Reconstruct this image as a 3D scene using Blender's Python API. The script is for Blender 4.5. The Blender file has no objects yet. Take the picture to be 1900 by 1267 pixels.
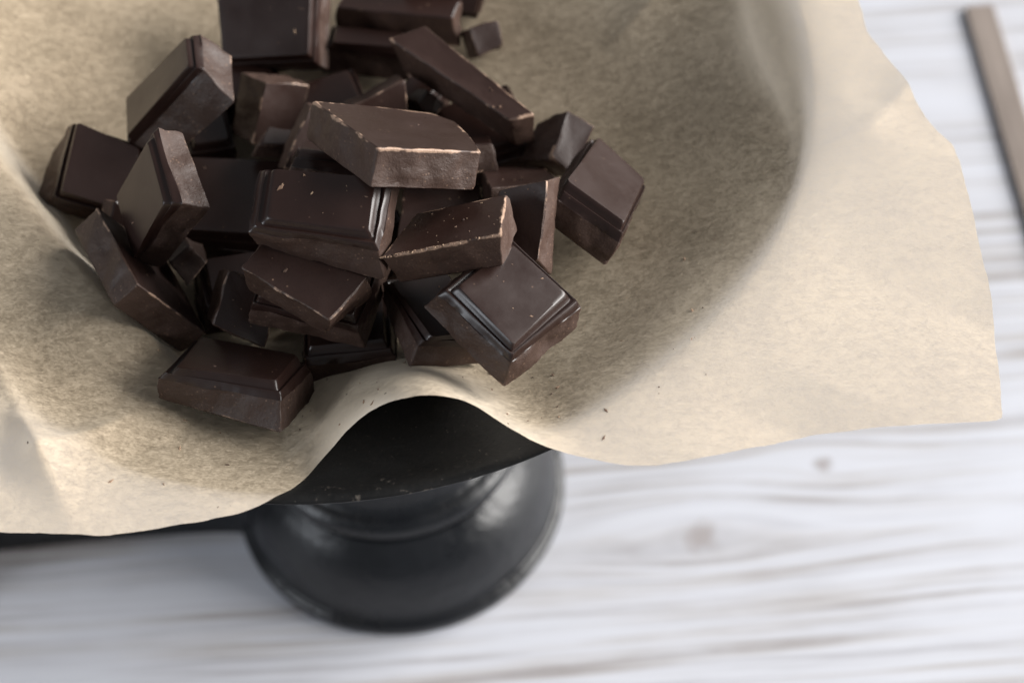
import bpy, math, random
import numpy as np
from mathutils import Vector, Matrix, noise

scene = bpy.context.scene
COL = scene.collection
MM = 0.001
RIM = 0.155                     # height of the pan rim above the table (m)

# ------------------------------------------------------------------ camera
cam_data = bpy.data.cameras.new('camera')
cam = bpy.data.objects.new('camera', cam_data); COL.objects.link(cam)
cam_data.lens = 70; cam_data.sensor_width = 36
cam_data.clip_start = 0.01; cam_data.clip_end = 50
right = Vector((0.99721717, -0.06076549, -0.04319113))
down = Vector((-0.07455145, -0.81281307, -0.57773436))
fwd = Vector((0.0, 0.57934658, -0.81508131))
m3 = Matrix((right, -down, -fwd)).transposed()
cam.matrix_world = Matrix.Translation((0.03186, -0.27430, RIM + 0.29449)) @ m3.to_4x4()
cam_data.dof.use_dof = True
cam_data.dof.focus_distance = 0.357
cam_data.dof.aperture_fstop = 13.0
scene.camera = cam
scene.cycles.max_bounces = 6; scene.cycles.diffuse_bounces = 4; scene.cycles.glossy_bounces = 3

# ------------------------------------------------------------------ light
world = bpy.data.worlds.new('World'); scene.world = world; world.use_nodes = True
bg = world.node_tree.nodes['Background']
bg.inputs['Color'].default_value = (0.90, 0.94, 1.0, 1); bg.inputs['Strength'].default_value = 0.19

def area(name, loc, target, sx, sy, power, color):
    l = bpy.data.lights.new(name, 'AREA'); l.shape = 'RECTANGLE'; l.size = sx; l.size_y = sy
    l.energy = power; l.color = color
    o = bpy.data.objects.new(name, l); COL.objects.link(o)
    o.location = loc
    o.rotation_euler = (Vector(target) - Vector(loc)).to_track_quat('-Z', 'Y').to_euler()
    return o
area('window_light', (2.4, 0.38, 1.05), (0, 0.1, 0.2), 3.2, 1.3, 235, (1.0, 0.975, 0.945))
area('side_window_light', (-1.3, -0.60, 0.78), (0, 0, 0.1), 0.6, 0.5, 9, (0.88, 0.93, 1.0))

vs = scene.view_settings
vs.view_transform = 'Standard'; vs.look = 'None'; vs.gamma = 1; vs.use_curve_mapping = False
vs.exposure = 0.22

# ------------------------------------------------------------------ helpers
def new_mat(name):
    m = bpy.data.materials.new(name); m.use_nodes = True
    nt = m.node_tree; nt.nodes.clear()
    return m, nt
def N(nt, t, **kw):
    n = nt.nodes.new(t)
    for k, v in kw.items():
        if k.startswith('_'): setattr(n, k[1:], v)
        else: n.inputs[k.replace('__', ' ')].default_value = v
    return n
def L(nt, a, ao, b, bi): nt.links.new(a.outputs[ao], b.inputs[bi])
def ramp(nt, src, out, stops):
    r = nt.nodes.new('ShaderNodeValToRGB'); cr = r.color_ramp
    while len(cr.elements) < len(stops): cr.elements.new(0.5)
    for e, (p, c) in zip(cr.elements, stops): e.position = p; e.color = c if len(c) == 4 else (*c, 1)
    L(nt, src, out, r, 'Fac'); return r
def math_n(nt, op, a, b=None, clamp=False):
    n = nt.nodes.new('ShaderNodeMath'); n.operation = op; n.use_clamp = clamp
    for i, v in enumerate((a, b)):
        if v is None: continue
        if isinstance(v, tuple): L(nt, v[0], v[1], n, i)
        else: n.inputs[i].default_value = v
    return n
def mixc(nt, fac, a, b, blend='MIX'):
    n = nt.nodes.new('ShaderNodeMix'); n.data_type = 'RGBA'; n.blend_type = blend
    for idx, v in ((0, fac), (6, a), (7, b)):
        if isinstance(v, tuple) and hasattr(v[0], 'outputs'): nt.links.new(v[0].outputs[v[1]], n.inputs[idx])
        else: n.inputs[idx].default_value = v if idx == 0 else (*v, 1)
    return n
def link_mesh(name, verts, faces, mats, parent=None, fmat=None, smooth=True, angle=None):
    me = bpy.data.meshes.new(name); me.from_pydata(verts, [], faces)
    for m in (mats if isinstance(mats, (list, tuple)) else [mats]): me.materials.append(m)
    if fmat is not None: me.polygons.foreach_set('material_index', fmat)
    me.polygons.foreach_set('use_smooth', [smooth] * len(me.polygons))
    if angle: me.set_sharp_from_angle(angle=math.radians(angle))
    me.update()
    o = bpy.data.objects.new(name, me); COL.objects.link(o)
    if parent: o.parent = parent
    return o
def tag(o, label=None, cat=None, group=None, kind=None):
    for k, v in (('label', label), ('category', cat), ('group', group), ('kind', kind)):
        if v: o[k] = v
    return o

# ------------------------------------------------------------------ materials
def mat_table():
    m, nt = new_mat('whitewashed_wood')
    out = N(nt, 'ShaderNodeOutputMaterial'); bs = N(nt, 'ShaderNodeBsdfPrincipled'); L(nt, bs, 0, out, 0)
    tc = N(nt, 'ShaderNodeTexCoord'); sep = N(nt, 'ShaderNodeSeparateXYZ'); L(nt, tc, 'Object', sep, 0)
    # grain bends round two knots
    warp = None
    for kx, ky, amp, rx, ry in ((0.0766, -0.0207, 0.012, 0.035, 0.012), (0.110, -0.0015, 0.006, 0.02, 0.007), (-0.11, 0.09, 0.01, 0.03, 0.012)):
        dx = math_n(nt, 'DIVIDE', (math_n(nt, 'SUBTRACT', (sep, 'X'), kx), 0), rx)
        dy = math_n(nt, 'DIVIDE', (math_n(nt, 'SUBTRACT', (sep, 'Y'), ky), 0), ry)
        q = math_n(nt, 'ADD', (math_n(nt, 'MULTIPLY', (dx, 0), (dx, 0)), 0), (math_n(nt, 'MULTIPLY', (dy, 0), (dy, 0)), 0))
        g = math_n(nt, 'POWER', 2.718, (math_n(nt, 'MULTIPLY', (q, 0), -1.0), 0))
        w = math_n(nt, 'MULTIPLY', (math_n(nt, 'MULTIPLY', (g, 0), (dy, 0)), 0), amp)
        warp = w if warp is None else math_n(nt, 'ADD', (warp, 0), (w, 0))
    low = N(nt, 'ShaderNodeTexNoise', Scale=6.0, Detail=2.0); L(nt, tc, 'Object', low, 'Vector')
    lw = math_n(nt, 'MULTIPLY', (math_n(nt, 'SUBTRACT', (low, 'Fac'), 0.5), 0), 0.009)
    yy = math_n(nt, 'SUBTRACT', (math_n(nt, 'ADD', (sep, 'Y'), (lw, 0)), 0), (warp, 0))
    comb = N(nt, 'ShaderNodeCombineXYZ')
    L(nt, math_n(nt, 'MULTIPLY', (sep, 'X'), 0.03), 0, comb, 'X'); L(nt, yy, 0, comb, 'Y')
    g1 = N(nt, 'ShaderNodeTexNoise', Scale=230.0, Detail=4.0, Roughness=0.55); L(nt, comb, 0, g1, 'Vector')
    g2 = N(nt, 'ShaderNodeTexNoise', Scale=420.0, Detail=3.0, Roughness=0.6); L(nt, comb, 0, g2, 'Vector')
    r1 = ramp(nt, g1, 'Fac', [(0.34, (0.25, 0.232, 0.228)), (0.44, (0.40, 0.39, 0.397)), (0.52, (0.46, 0.47, 0.51)), (0.75, (0.51, 0.525, 0.57))])
    r2 = ramp(nt, g2, 'Fac', [(0.34, (0.62, 0.59, 0.58)), (0.52, (1, 1, 1))])
    c = mixc(nt, 0.7, (r1, 0), (r2, 0), 'MULTIPLY')
    # patchy limewash covering part of the grain
    pt = N(nt, 'ShaderNodeTexNoise', Scale=16.0, Detail=5.0, Roughness=0.6)
    mp = N(nt, 'ShaderNodeMapping'); mp.inputs['Scale'].default_value = (0.5, 1.6, 1); L(nt, tc, 'Object', mp, 0); L(nt, mp, 0, pt, 'Vector')
    pr = ramp(nt, pt, 'Fac', [(0.42, (0, 0, 0)), (0.66, (0.85, 0.85, 0.85))])
    c = mixc(nt, (pr, 0), (c, 2), (0.50, 0.515, 0.565))
    # knot hearts
    for kx, ky, rr in ((0.0766, -0.0207, 0.0055), (0.1105, -0.0015, 0.0032)):
        vd = N(nt, 'ShaderNodeVectorMath', _operation='DISTANCE'); L(nt, tc, 'Object', vd, 0); vd.inputs[1].default_value = (kx, ky, 0)
        kn = N(nt, 'ShaderNodeTexNoise', Scale=170.0, Detail=2.0); L(nt, tc, 'Object', kn, 'Vector')
        dd = math_n(nt, 'ADD', (vd, 'Value'), (math_n(nt, 'MULTIPLY', (math_n(nt, 'SUBTRACT', (kn, 'Fac'), 0.5), 0), rr * 1.8), 0))
        kr = ramp(nt, math_n(nt, 'DIVIDE', (dd, 0), rr), 0, [(0.30, (0.8, 0.8, 0.8)), (1.0, (0, 0, 0))])
        c = mixc(nt, (kr, 0), (c, 2), (0.27, 0.245, 0.24))
    L(nt, c, 2, bs, 'Base Color'); bs.inputs['Roughness'].default_value = 0.55
    bp = N(nt, 'ShaderNodeBump', Strength=0.25, Distance=0.0006); L(nt, g1, 'Fac', bp, 'Height'); L(nt, bp, 0, bs, 'Normal')
    return m

def mat_iron(name, base, rough, chips):
    m, nt = new_mat(name)
    out = N(nt, 'ShaderNodeOutputMaterial'); bs = N(nt, 'ShaderNodeBsdfPrincipled'); L(nt, bs, 0, out, 0)
    tc = N(nt, 'ShaderNodeTexCoord')
    n1 = N(nt, 'ShaderNodeTexNoise', Scale=60.0, Detail=5.0, Roughness=0.6); L(nt, tc, 'Object', n1, 'Vector')
    n2 = N(nt, 'ShaderNodeTexNoise', Scale=900.0, Detail=3.0); L(nt, tc, 'Object', n2, 'Vector')
    c = mixc(nt, (n1, 'Fac'), tuple(v * 0.6 for v in base), tuple(v * 1.5 for v in base))
    if chips:
        at = N(nt, 'ShaderNodeAttribute', _attribute_name='wear')
        n3 = N(nt, 'ShaderNodeTexNoise', Scale=330.0, Detail=4.0, Roughness=0.65); L(nt, tc, 'Object', n3, 'Vector')
        w = math_n(nt, 'MULTIPLY', (at, 'Fac'), (n3, 'Fac'))
        wr = ramp(nt, w, 0, [(0.475, (0, 0, 0)), (0.55, (1, 1, 1))])
        c = mixc(nt, (wr, 0), (c, 2), (0.10, 0.085, 0.072))
        # scratches and dust
        n4 = N(nt, 'ShaderNodeTexNoise', Scale=1500.0, Detail=1.0); L(nt, tc, 'Object', n4, 'Vector')
        dr = ramp(nt, n4, 'Fac', [(0.735, (0, 0, 0)), (0.76, (1, 1, 1))])
        c = mixc(nt, (math_n(nt, 'MULTIPLY', (dr, 0), 0.5), 0), (c, 2), (0.12, 0.10, 0.085))
    bs.inputs['Specular IOR Level'].default_value = 0.28 if chips else 0.42
    L(nt, c, 2, bs, 'Base Color')
    rr = ramp(nt, n1, 'Fac', [(0.3, (rough * 0.75,) * 3), (0.7, (min(1, rough * 1.25),) * 3)]); L(nt, rr, 0, bs, 'Roughness')
    bp = N(nt, 'ShaderNodeBump', Strength=0.7, Distance=0.0014); L(nt, n1, 'Fac', bp, 'Height')
    bp2 = N(nt, 'ShaderNodeBump', Strength=0.2, Distance=0.0002); L(nt, n2, 'Fac', bp2, 'Height'); L(nt, bp, 0, bp2, 'Normal')
    L(nt, bp2, 0, bs, 'Normal')
    return m

def mat_paper():
    m, nt = new_mat('parchment')
    out = N(nt, 'ShaderNodeOutputMaterial'); tc = N(nt, 'ShaderNodeTexCoord')
    n1 = N(nt, 'ShaderNodeTexNoise', Scale=60.0, Detail=6.0, Roughness=0.62); L(nt, tc, 'Object', n1, 'Vector')
    mp = N(nt, 'ShaderNodeMapping'); mp.inputs['Scale'].default_value = (1.0, 1.8, 1.3); mp.inputs['Rotation'].default_value = (0, 0, 0.35); L(nt, tc, 'Object', mp, 0)
    n2 = N(nt, 'ShaderNodeTexNoise', Scale=420.0, Detail=5.0, Roughness=0.75); L(nt, mp, 0, n2, 'Vector')
    n3 = N(nt, 'ShaderNodeTexNoise', Scale=1500.0, Detail=2.0, Roughness=0.6); L(nt, mp, 0, n3, 'Vector')
    f = math_n(nt, 'ADD', (math_n(nt, 'MULTIPLY', (n1, 'Fac'), 0.22), 0), (math_n(nt, 'ADD', (math_n(nt, 'MULTIPLY', (n2, 'Fac'), 0.43), 0), (math_n(nt, 'MULTIPLY', (n3, 'Fac'), 0.35), 0)), 0))
    c = ramp(nt, f, 0, [(0.36, (0.78, 0.69, 0.56)), (0.5, (0.84, 0.765, 0.645)), (0.64, (0.88, 0.82, 0.72))])
    bp = N(nt, 'ShaderNodeBump', Strength=0.3, Distance=0.0002); L(nt, f, 0, bp, 'Height')
    c1 = mixc(nt, 1.0, (c, 0), (1.0, 0.912, 0.79), 'MULTIPLY')
    df = N(nt, 'ShaderNodeBsdfDiffuse', Roughness=0.6); L(nt, c1, 2, df, 'Color'); L(nt, bp, 0, df, 'Normal')
    tr = N(nt, 'ShaderNodeBsdfTranslucent'); L(nt, bp, 0, tr, 'Normal')
    c2 = mixc(nt, 0.5, (c, 0), (0.97, 0.935, 0.90)); L(nt, c2, 2, tr, 'Color')
    # cloudy sheet: thin spots let more light through than they reflect
    tf = ramp(nt, f, 0, [(0.40, (0.74,) * 3), (0.5, (0.61,) * 3), (0.60, (0.46,) * 3)])
    ms = N(nt, 'ShaderNodeMixShader'); L(nt, tf, 0, ms, 0); L(nt, df, 0, ms, 1); L(nt, tr, 0, ms, 2)
    gl = N(nt, 'ShaderNodeBsdfGlossy', Roughness=0.5); gl.inputs['Color'].default_value = (1, 1, 1, 1)
    fr = N(nt, 'ShaderNodeFresnel', IOR=1.35)
    ms2 = N(nt, 'ShaderNodeMixShader'); L(nt, math_n(nt, 'MULTIPLY', (fr, 0), 0.5), 0, ms2, 0); L(nt, ms, 0, ms2, 1); L(nt, gl, 0, ms2, 2)
    L(nt, ms2, 0, out, 0)
    return m

def mat_choc(name, base, rough, kind):
    m, nt = new_mat(name)
    out = N(nt, 'ShaderNodeOutputMaterial'); bs = N(nt, 'ShaderNodeBsdfPrincipled'); L(nt, bs, 0, out, 0)
    tc = N(nt, 'ShaderNodeTexCoord'); oi = N(nt, 'ShaderNodeObjectInfo')
    off = N(nt, 'ShaderNodeVectorMath', _operation='ADD'); L(nt, tc, 'Object', off, 0)
    cb = N(nt, 'ShaderNodeCombineXYZ'); L(nt, oi, 'Random', cb, 'X'); L(nt, oi, 'Random', cb, 'Z'); L(nt, cb, 0, off, 1)
    def nz(s, d=4.0, r=0.6):
        n = N(nt, 'ShaderNodeTexNoise', Scale=s, Detail=d, Roughness=r); L(nt, off, 0, n, 'Vector'); return n
    n1 = nz(130); n2 = nz(1400, 3.0); n3 = nz(420, 5.0, 0.7)
    lo = tuple(v * 0.78 for v in base); hi = tuple(v * 1.3 for v in base)
    c = mixc(nt, (n1, 'Fac'), lo, hi)
    vary = math_n(nt, 'ADD', (math_n(nt, 'MULTIPLY', (oi, 'Random'), 0.35), 0), 0.82)
    c = mixc(nt, 1.0, (c, 2), (vary, 0), 'MULTIPLY')
    # pale rubbed edges and crumb dust
    at = N(nt, 'ShaderNodeAttribute', _attribute_name='wear')
    eg = ramp(nt, nz(170, 3.0), 'Fac', [(0.42, (0.45,) * 3), (0.62, (1.0,) * 3)])
    w = math_n(nt, 'MULTIPLY', (math_n(nt, 'MULTIPLY', (at, 'Fac'), (n3, 'Fac')), 0), (eg, 0))
    wr = ramp(nt, w, 0, [(0.36, (0, 0, 0)), (0.52, (0.8, 0.8, 0.8))])
    c = mixc(nt, (wr, 0), (c, 2), (0.42, 0.28, 0.20))
    vo = N(nt, 'ShaderNodeTexVoronoi', Scale=520.0 if kind != 'broken' else 1100.0); L(nt, off, 0, vo, 'Vector')
    sp = ramp(nt, vo, 'Distance', [(0.05, (1, 1, 1)), (0.13 if kind != 'broken' else 0.24, (0, 0, 0))])
    gate = nz(260, 2.0)
    gt = ramp(nt, gate, 'Fac', [(0.56 if kind != 'broken' else 0.42, (0, 0, 0)), (0.66, (1, 1, 1))])
    sf = math_n(nt, 'MULTIPLY', (sp, 0), (gt, 0))
    c = mixc(nt, (math_n(nt, 'MULTIPLY', (sf, 0), 0.75), 0), (c, 2), (0.24, 0.15, 0.10))
    L(nt, c, 2, bs, 'Base Color')
    rr = ramp(nt, n1, 'Fac', [(0.3, (rough * 0.85,) * 3), (0.7, (min(1, rough * 1.2),) * 3)]); L(nt, rr, 0, bs, 'Roughness')
    bs.inputs['Specular IOR Level'].default_value = 0.45 if kind != 'broken' else 0.4
    st, di = {'molded': (0.12, 0.00015), 'back': (0.25, 0.0003), 'broken': (0.55, 0.0005)}[kind]
    bp = N(nt, 'ShaderNodeBump', Strength=st, Distance=di); L(nt, n3, 'Fac', bp, 'Height')
    bp2 = N(nt, 'ShaderNodeBump', Strength=st * 0.6, Distance=di * 0.4); L(nt, n2, 'Fac', bp2, 'Height'); L(nt, bp, 0, bp2, 'Normal')
    if kind != 'molded':
        n5 = nz(60, 2.0); bp3 = N(nt, 'ShaderNodeBump', Strength=0.3, Distance=0.0015); L(nt, n5, 'Fac', bp3, 'Height'); L(nt, bp3, 0, bp, 'Normal')
    L(nt, bp2, 0, bs, 'Normal')
    return m

M_TABLE = mat_table()
M_PAN = mat_iron('black_enamel_pan', (0.0045, 0.0043, 0.0042), 0.55, True)
M_IRON = mat_iron('blackened_iron', (0.006, 0.0068, 0.0085), 0.31, False)
M_PAPER = mat_paper()
M_CHOC = [mat_choc('chocolate_molded', (0.0195, 0.0088, 0.0066), 0.34, 'molded'),
          mat_choc('chocolate_broken', (0.046, 0.0255, 0.0185), 0.54, 'broken'),
          mat_choc('chocolate_back', (0.0225, 0.0102, 0.0074), 0.41, 'back')]

# ------------------------------------------------------------------ table
def table():
    v = []; f = []
    X0, X1, Y0, Y1, TH = -0.75, 0.75, -0.55, 0.75, 0.03
    nx, ny = 40, 40
    for j in range(ny + 1):
        for i in range(nx + 1):
            x = X0 + (X1 - X0) * i / nx; y = Y0 + (Y1 - Y0) * j / ny
            v.append((x, y, 0.00035 * noise.noise(Vector((x * 3, y * 60, 0)))))
    for j in range(ny):
        for i in range(nx):
            a = j * (nx + 1) + i; f.append((a, a + 1, a + nx + 2, a + nx + 1))
    k = len(v)
    for p in ((X0, Y0), (X1, Y0), (X1, Y1), (X0, Y1)): v.append((*p, -TH))
    f.append((k + 3, k + 2, k + 1, k))
    W = nx + 1
    f.append(tuple([k, k + 1] + [i for i in range(nx, -1, -1)]))
    f.append(tuple([k + 2, k + 3] + [ny * W + i for i in range(0, nx + 1)]))
    f.append(tuple([k + 3, k] + [j * W for j in range(0, ny + 1)]))
    f.append(tuple([k + 1, k + 2] + [j * W + nx for j in range(ny, -1, -1)]))
    o = link_mesh('table_top', v, f, M_TABLE)
    tag(o, 'whitewashed wooden table top with grey grain and a small knot', None, None, 'structure')
table()

# ------------------------------------------------------------------ iron balance stand under the pan
def lathe(name, prof, mats, parent=None, seg=128, wear=None, angle=35, cx=0, cy=0, jitter=0.0, closed=False):
    v = []; f = []; wv = []
    for k, (r, z) in enumerate(prof):
        for i in range(seg):
            a = 2 * math.pi * i / seg
            rr = r * (1 + jitter * noise.noise(Vector((math.cos(a) * 2.2, math.sin(a) * 2.2, z * 20 + 3))))
            v.append((cx + rr * math.cos(a), cy + rr * math.sin(a), z)); wv.append(wear[k] if wear else 0.0)
    n = len(prof)
    for k in range(n - 1):
        for i in range(seg):
            j = (i + 1) % seg
            f.append((k * seg + i, k * seg + j, (k + 1) * seg + j, (k + 1) * seg + i))
    if closed:
        for i in range(seg):
            j = (i + 1) % seg; f.append(((n - 1) * seg + i, (n - 1) * seg + j, j, i))
    else:
        f.append(tuple(reversed(range(seg)))); f.append(tuple((n - 1) * seg + i for i in range(seg)))
    o = link_mesh(name, v, f, mats, parent, angle=angle)
    if wear:
        at = o.data.attributes.new('wear', 'FLOAT', 'POINT'); at.data.foreach_set('value', wv)
    return o
def smooth_prof(ctrl, n=10):
    out = []
    P = [ctrl[0]] + list(ctrl) + [ctrl[-1]]
    for i in range(1, len(P) - 2):
        p0, p1, p2, p3 = (np.array(P[j], float) for j in (i - 1, i, i + 1, i + 2))
        for t in np.linspace(0, 1, n, endpoint=False):
            out.append(tuple(0.5 * ((2 * p1) + (-p0 + p2) * t + (2 * p0 - 5 * p1 + 4 * p2 - p3) * t * t + (-p0 + 3 * p1 - 3 * p2 + p3) * t ** 3)))
    out.append(tuple(ctrl[-1])); return out
stand = bpy.data.objects.new('balance_scale_stand', None); COL.objects.link(stand)
tag(stand, 'black cast iron scale stand with bell shaped foot under the paper lined pan', 'scale')
bell = [(42.2, 0.0), (42.9, 0.7), (43.0, 3.0), (42.4, 4.0), (41.2, 4.6), (40.8, 6.0), (40.4, 9.5), (39.6, 14.0), (38.0, 18.5), (35.6, 22.3), (33.0, 25.2), (31.4, 27.0)]
neck = [(30.6, 27.2), (30.2, 29.4), (32.6, 31.4), (33.6, 33.0), (33.2, 35.2), (31.6, 36.6), (29.6, 37.6), (28.4, 39.6), (27.2, 43.0), (26.2, 46.0), (27.0, 50.0), (29.5, 56.0), (30.0, 60.0), (27.0, 66.0), (20.0, 76.0), (15.0, 90.0), (14.0, 105.0), (17.0, 120.0), (26.0, 127.0), (32.0, 129.6), (32.0, 130.6)]
def mm(p): return [(r * MM, z * MM) for r, z in p]
lathe('foot', mm(smooth_prof(bell, 6)), M_IRON, stand, jitter=0.006)
lathe('neck', mm(smooth_prof(neck, 5)), M_IRON, stand, jitter=0.006)
# crossbeam towards the left and the second foot at the picture's edge
def crossbeam():
    v = []; f = []
    prof = [(-8.6, 0.2), (-8.8, 3), (-8.6, 12), (-8.0, 16.5), (-5.5, 18.5), (0, 19.2), (6, 18.5), (9.5, 16.5), (11.2, 12), (11.8, 3), (11.5, 0.2)]
    xs = np.linspace(-128, -30, 30)
    for x in xs:
        e = 1 + 0.9 * math.exp(-(x + 30) / 7.0 * -1 if False else -((-30 - x) / 6.0)) + 1.1 * math.exp(-((x + 128) / 9.0))
        for (y, z) in prof: v.append((x * MM, y * e * MM, z * (0.8 + 0.2 * e) * MM))
    m = len(prof)
    for i in range(len(xs) - 1):
        for k in range(m):
            a = i * m + k; b = i * m + (k + 1) % m
            f.append((a, b, b + m, a + m))
    f.append(tuple(range(m))); f.append(tuple(reversed([(len(xs) - 1) * m + k for k in range(m)])))
    link_mesh('crossbeam', v, f, M_IRON, stand, angle=40)
crossbeam()
lathe('foot', mm(smooth_prof([(38, 0), (38.8, 1.5), (38.4, 6), (35, 16), (29, 28), (23, 44), (19, 62), (17, 84), (16.5, 100)], 6)), M_IRON, stand, cx=-143 * MM, cy=0, jitter=0.006)

# ------------------------------------------------------------------ pan
def pan_z(r): return -22 + 22 * (r / 95.0) ** 2.4
pan = bpy.data.objects.new('scale_pan', None); COL.objects.link(pan); pan.location = (0, 0, RIM)
tag(pan, 'shallow round black pan with chipped rim holding the paper and chocolate', 'pan')
prof = [(0.5, pan_z(0) - 1.6)] + [(r, pan_z(r) - 1.6) for r in np.linspace(6, 90, 24)]
prof += [(90.2, pan_z(90) + 0.0)] + [(r, pan_z(r)) for r in np.linspace(86, 4, 24)] + [(0.4, pan_z(0))]
lathe('bowl', mm(prof), M_PAN, pan, seg=160)
lip = [(89.6, pan_z(90) - 1.75), (92.5, -3.2), (94.6, -2.4), (95.5, -1.3), (95.5, -0.8), (95.0, -0.5), (94.0, -0.5), (92.6, -1.15), (91.0, -2.1), (90.0, -2.7), (89.4, -3.05)]
lathe('rim', mm(smooth_prof(lip, 3)), M_PAN, pan, seg=220, wear=[0.75] * (3 * (len(lip) - 1) + 1), jitter=0.0018, closed=True)

# ------------------------------------------------------------------ parchment paper
def sstep(a,b,x):
    t=np.clip((x-a)/(b-a),0,1); return t*t*(3-2*t)
def polyline_dist(x,y,pts):
    best=np.full(x.shape,1e9); side=np.zeros(x.shape); amp=np.zeros(x.shape); run=0
    for (x0,y0,a0),(x1,y1,a1) in zip(pts[:-1],pts[1:]):
        dx,dy=x1-x0,y1-y0; L2=dx*dx+dy*dy
        t=np.clip(((x-x0)*dx+(y-y0)*dy)/L2,0,1)
        ex,ey=x-(x0+t*dx),y-(y0+t*dy); d=np.hypot(ex,ey)
        s=np.where(dx*ey-dy*ex>0,1.,-1.)
        u=d<best
        best=np.where(u,d,best); side=np.where(u,s,side); amp=np.where(u,a0+(a1-a0)*t,amp)
    return best*side,amp
FOLD=[(-96,34,7),(-80,8,14),(-67,-13,13.7),(-55,-31,11.8),(-44,-45,9.8),(-36,-54,6.8),(-30,-61,3.2),(-22,-70,0)]
CREASES=[ # (polyline with amplitude, half width)
 ([(-70,-44,.0),(-61,-64,4.0),(-51,-85,4.6),(-46,-97,1.2)],5.0),
 ([(-51,-85,3.0),(-42,-77,2.4),(-36,-70,0)],4.0),
 ([(-84,-60,0),(-72,-74,3.0),(-60,-92,2.0)],5.0),
 ([(56,18,0),(76,33,4.5),(95,48,5.0),(118,64,2)],4.0),
 ([(50,42,0),(64,60,4.0),(80,80,2)],5.0),
 ([(88,-28,0),(103,-24,1.3),(118,-8,2.2)],4.0),
 ([(-60,40,0),(-78,52,2.5),(-96,66,4)],7.0),
 ([(-40,60,0),(-48,76,2.5),(-60,96,4)],6.0),
 ([(-88,-8,0),(-70,16,2.2),(-52,30,0)],6.0),
 ([(86,-52,0),(104,-62,-1.5),(124,-76,-3)],14.0),
 ([(30,62,0),(38,84,3),(44,100,3)],7.0),
]
def wob(x,y,s,seed):
    r=np.random.default_rng(seed); z=np.zeros(np.shape(x))
    for i in range(7):
        a=r.uniform(0,6.283); k=s*r.uniform(.6,1.6); z=z+np.sin((x*np.cos(a)+y*np.sin(a))*k+r.uniform(0,6.28))
    return z/7
def paper_z(x,y):
    x=np.asarray(x,float); y=np.asarray(y,float)
    r=np.hypot(x,y); az=np.arctan2(y,x)
    inner=-22+22*(np.minimum(r,95)/95)**2.4+.9
    # past the rim: slope eases off; front sags, right side stays nearly level
    o=np.maximum(r-94,0)
    front=np.exp(-((az+1.85)/.55)**2)
    lvl=.30*12*(1-np.exp(-o/12))*(1-front)+front*(.10*o-.0035*o*o)
    right=np.exp(-((az+.35)/.6)**2)
    z=inner+lvl-right*.0007*o*o
    # the sheet does not follow the rim exactly: it bridges it more or less closely
    z=z+3.0*np.exp(-((r-90)/15.)**2)*(.5+.5*np.sin(az*6.3+.9+.6*np.sin(az*3.1)))*sstep(-1.35,-1.0,az)
    # folded ridge on the left
    d,a=polyline_dist(x,y,FOLD)
    wi=.50*np.abs(a)+1.2
    g=np.where(d>0,1-sstep(-.0,1,(d)/wi),1-sstep(0,1,-d/30.))
    # round the crest
    z=z+a*g
    # arch at the front edge
    ca=np.radians(-80.); ux,uy=np.cos(ca),np.sin(ca); lon=x*ux+y*uy; lat=-x*uy+y*ux
    w=12.5+0.10*np.maximum(lon-70,0)
    A=15.5*sstep(50,84,lon)
    lat=lat+ .12*(84-lon)
    z=z+A*np.exp(-(np.abs(lat)/w)**2.4)
    for pts,hw in CREASES:
        d,a=polyline_dist(x,y,pts); z=z+a*np.exp(-np.abs(d/hw)**1.15)
    # flat facets: straight kinks of limited length, away from the pile
    kr=np.random.default_rng(21)
    mk_=sstep(-1.75,-1.2,az)*(1-sstep(.7,1.1,az))
    for i in range(26):
        a=kr.uniform(0,6.283); rr=kr.uniform(72,125); cx,cy=rr*np.cos(a),rr*np.sin(a); b=a+kr.normal()*.5
        t=(x-cx)*np.cos(b)+(y-cy)*np.sin(b); n=-(x-cx)*np.sin(b)+(y-cy)*np.cos(b); L_=kr.uniform(12,26); w=kr.uniform(7,13)
        z=z+kr.choice([-1,1])*kr.uniform(.10,.24)*(w-np.minimum(np.sqrt(n*n+.3),w))*np.exp(-(t/L_)**2)*(mk_*sstep(99,110,r)+(1-mk_)*sstep(62,80,r))
    amp=.25+.5*sstep(80,120,r)
    z=z+amp*(.9*wob(x,y,.07,3)+.35*wob(x,y,.19,5))
    floor_=np.where(r<97,-22+22*(np.minimum(r,95)/95)**2.4+.6,-50.)
    return np.maximum(z,floor_)

EDGE=[(8.04, 108.3), (5.59, 107.19), (0.63, 106.89), (-2.57, 109.41), (-8.87, 114.85), (-11.89, 118.53), (-13.9, 122.21), (-16.88, 124.2), (-22.31, 128.58), (-25.24, 131.34), (-27.45, 134.11), (-32.66, 139.78), (-36.97, 145.29), (-38.09, 147.06), (-38.66, 145.5), (-41.67, 136.9), (-44.95, 128.71), (-48.08, 122.41), (-52.28, 117.86), (-56.66, 113.82), (-60.52, 110.06), (-62.89, 106.85), (-64.73, 103.53), (-66.75, 100.48), (-68.43, 98.09), (-70.11, 95.52), (-71.52, 91.37), (-73.04, 87.12), (-74.6, 85.62), (-77.0, 85.12), (-78.78, 84.33), (-81.63, 83.45), (-84.64, 82.0), (-86.84, 81.56), (-89.11, 82.03), (-91.27, 84.31), (-93.14, 87.73), (-95.14, 92.88), (-97.63, 96.59), (-100.11, 99.02), (-102.57, 100.8), (-105.48, 102.8), (-108.26, 105.09), (-111.39, 107.76), (-114.56, 109.8), (-117.74, 112.0), (-120.3, 114.26), (-122.79, 116.67)]
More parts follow.
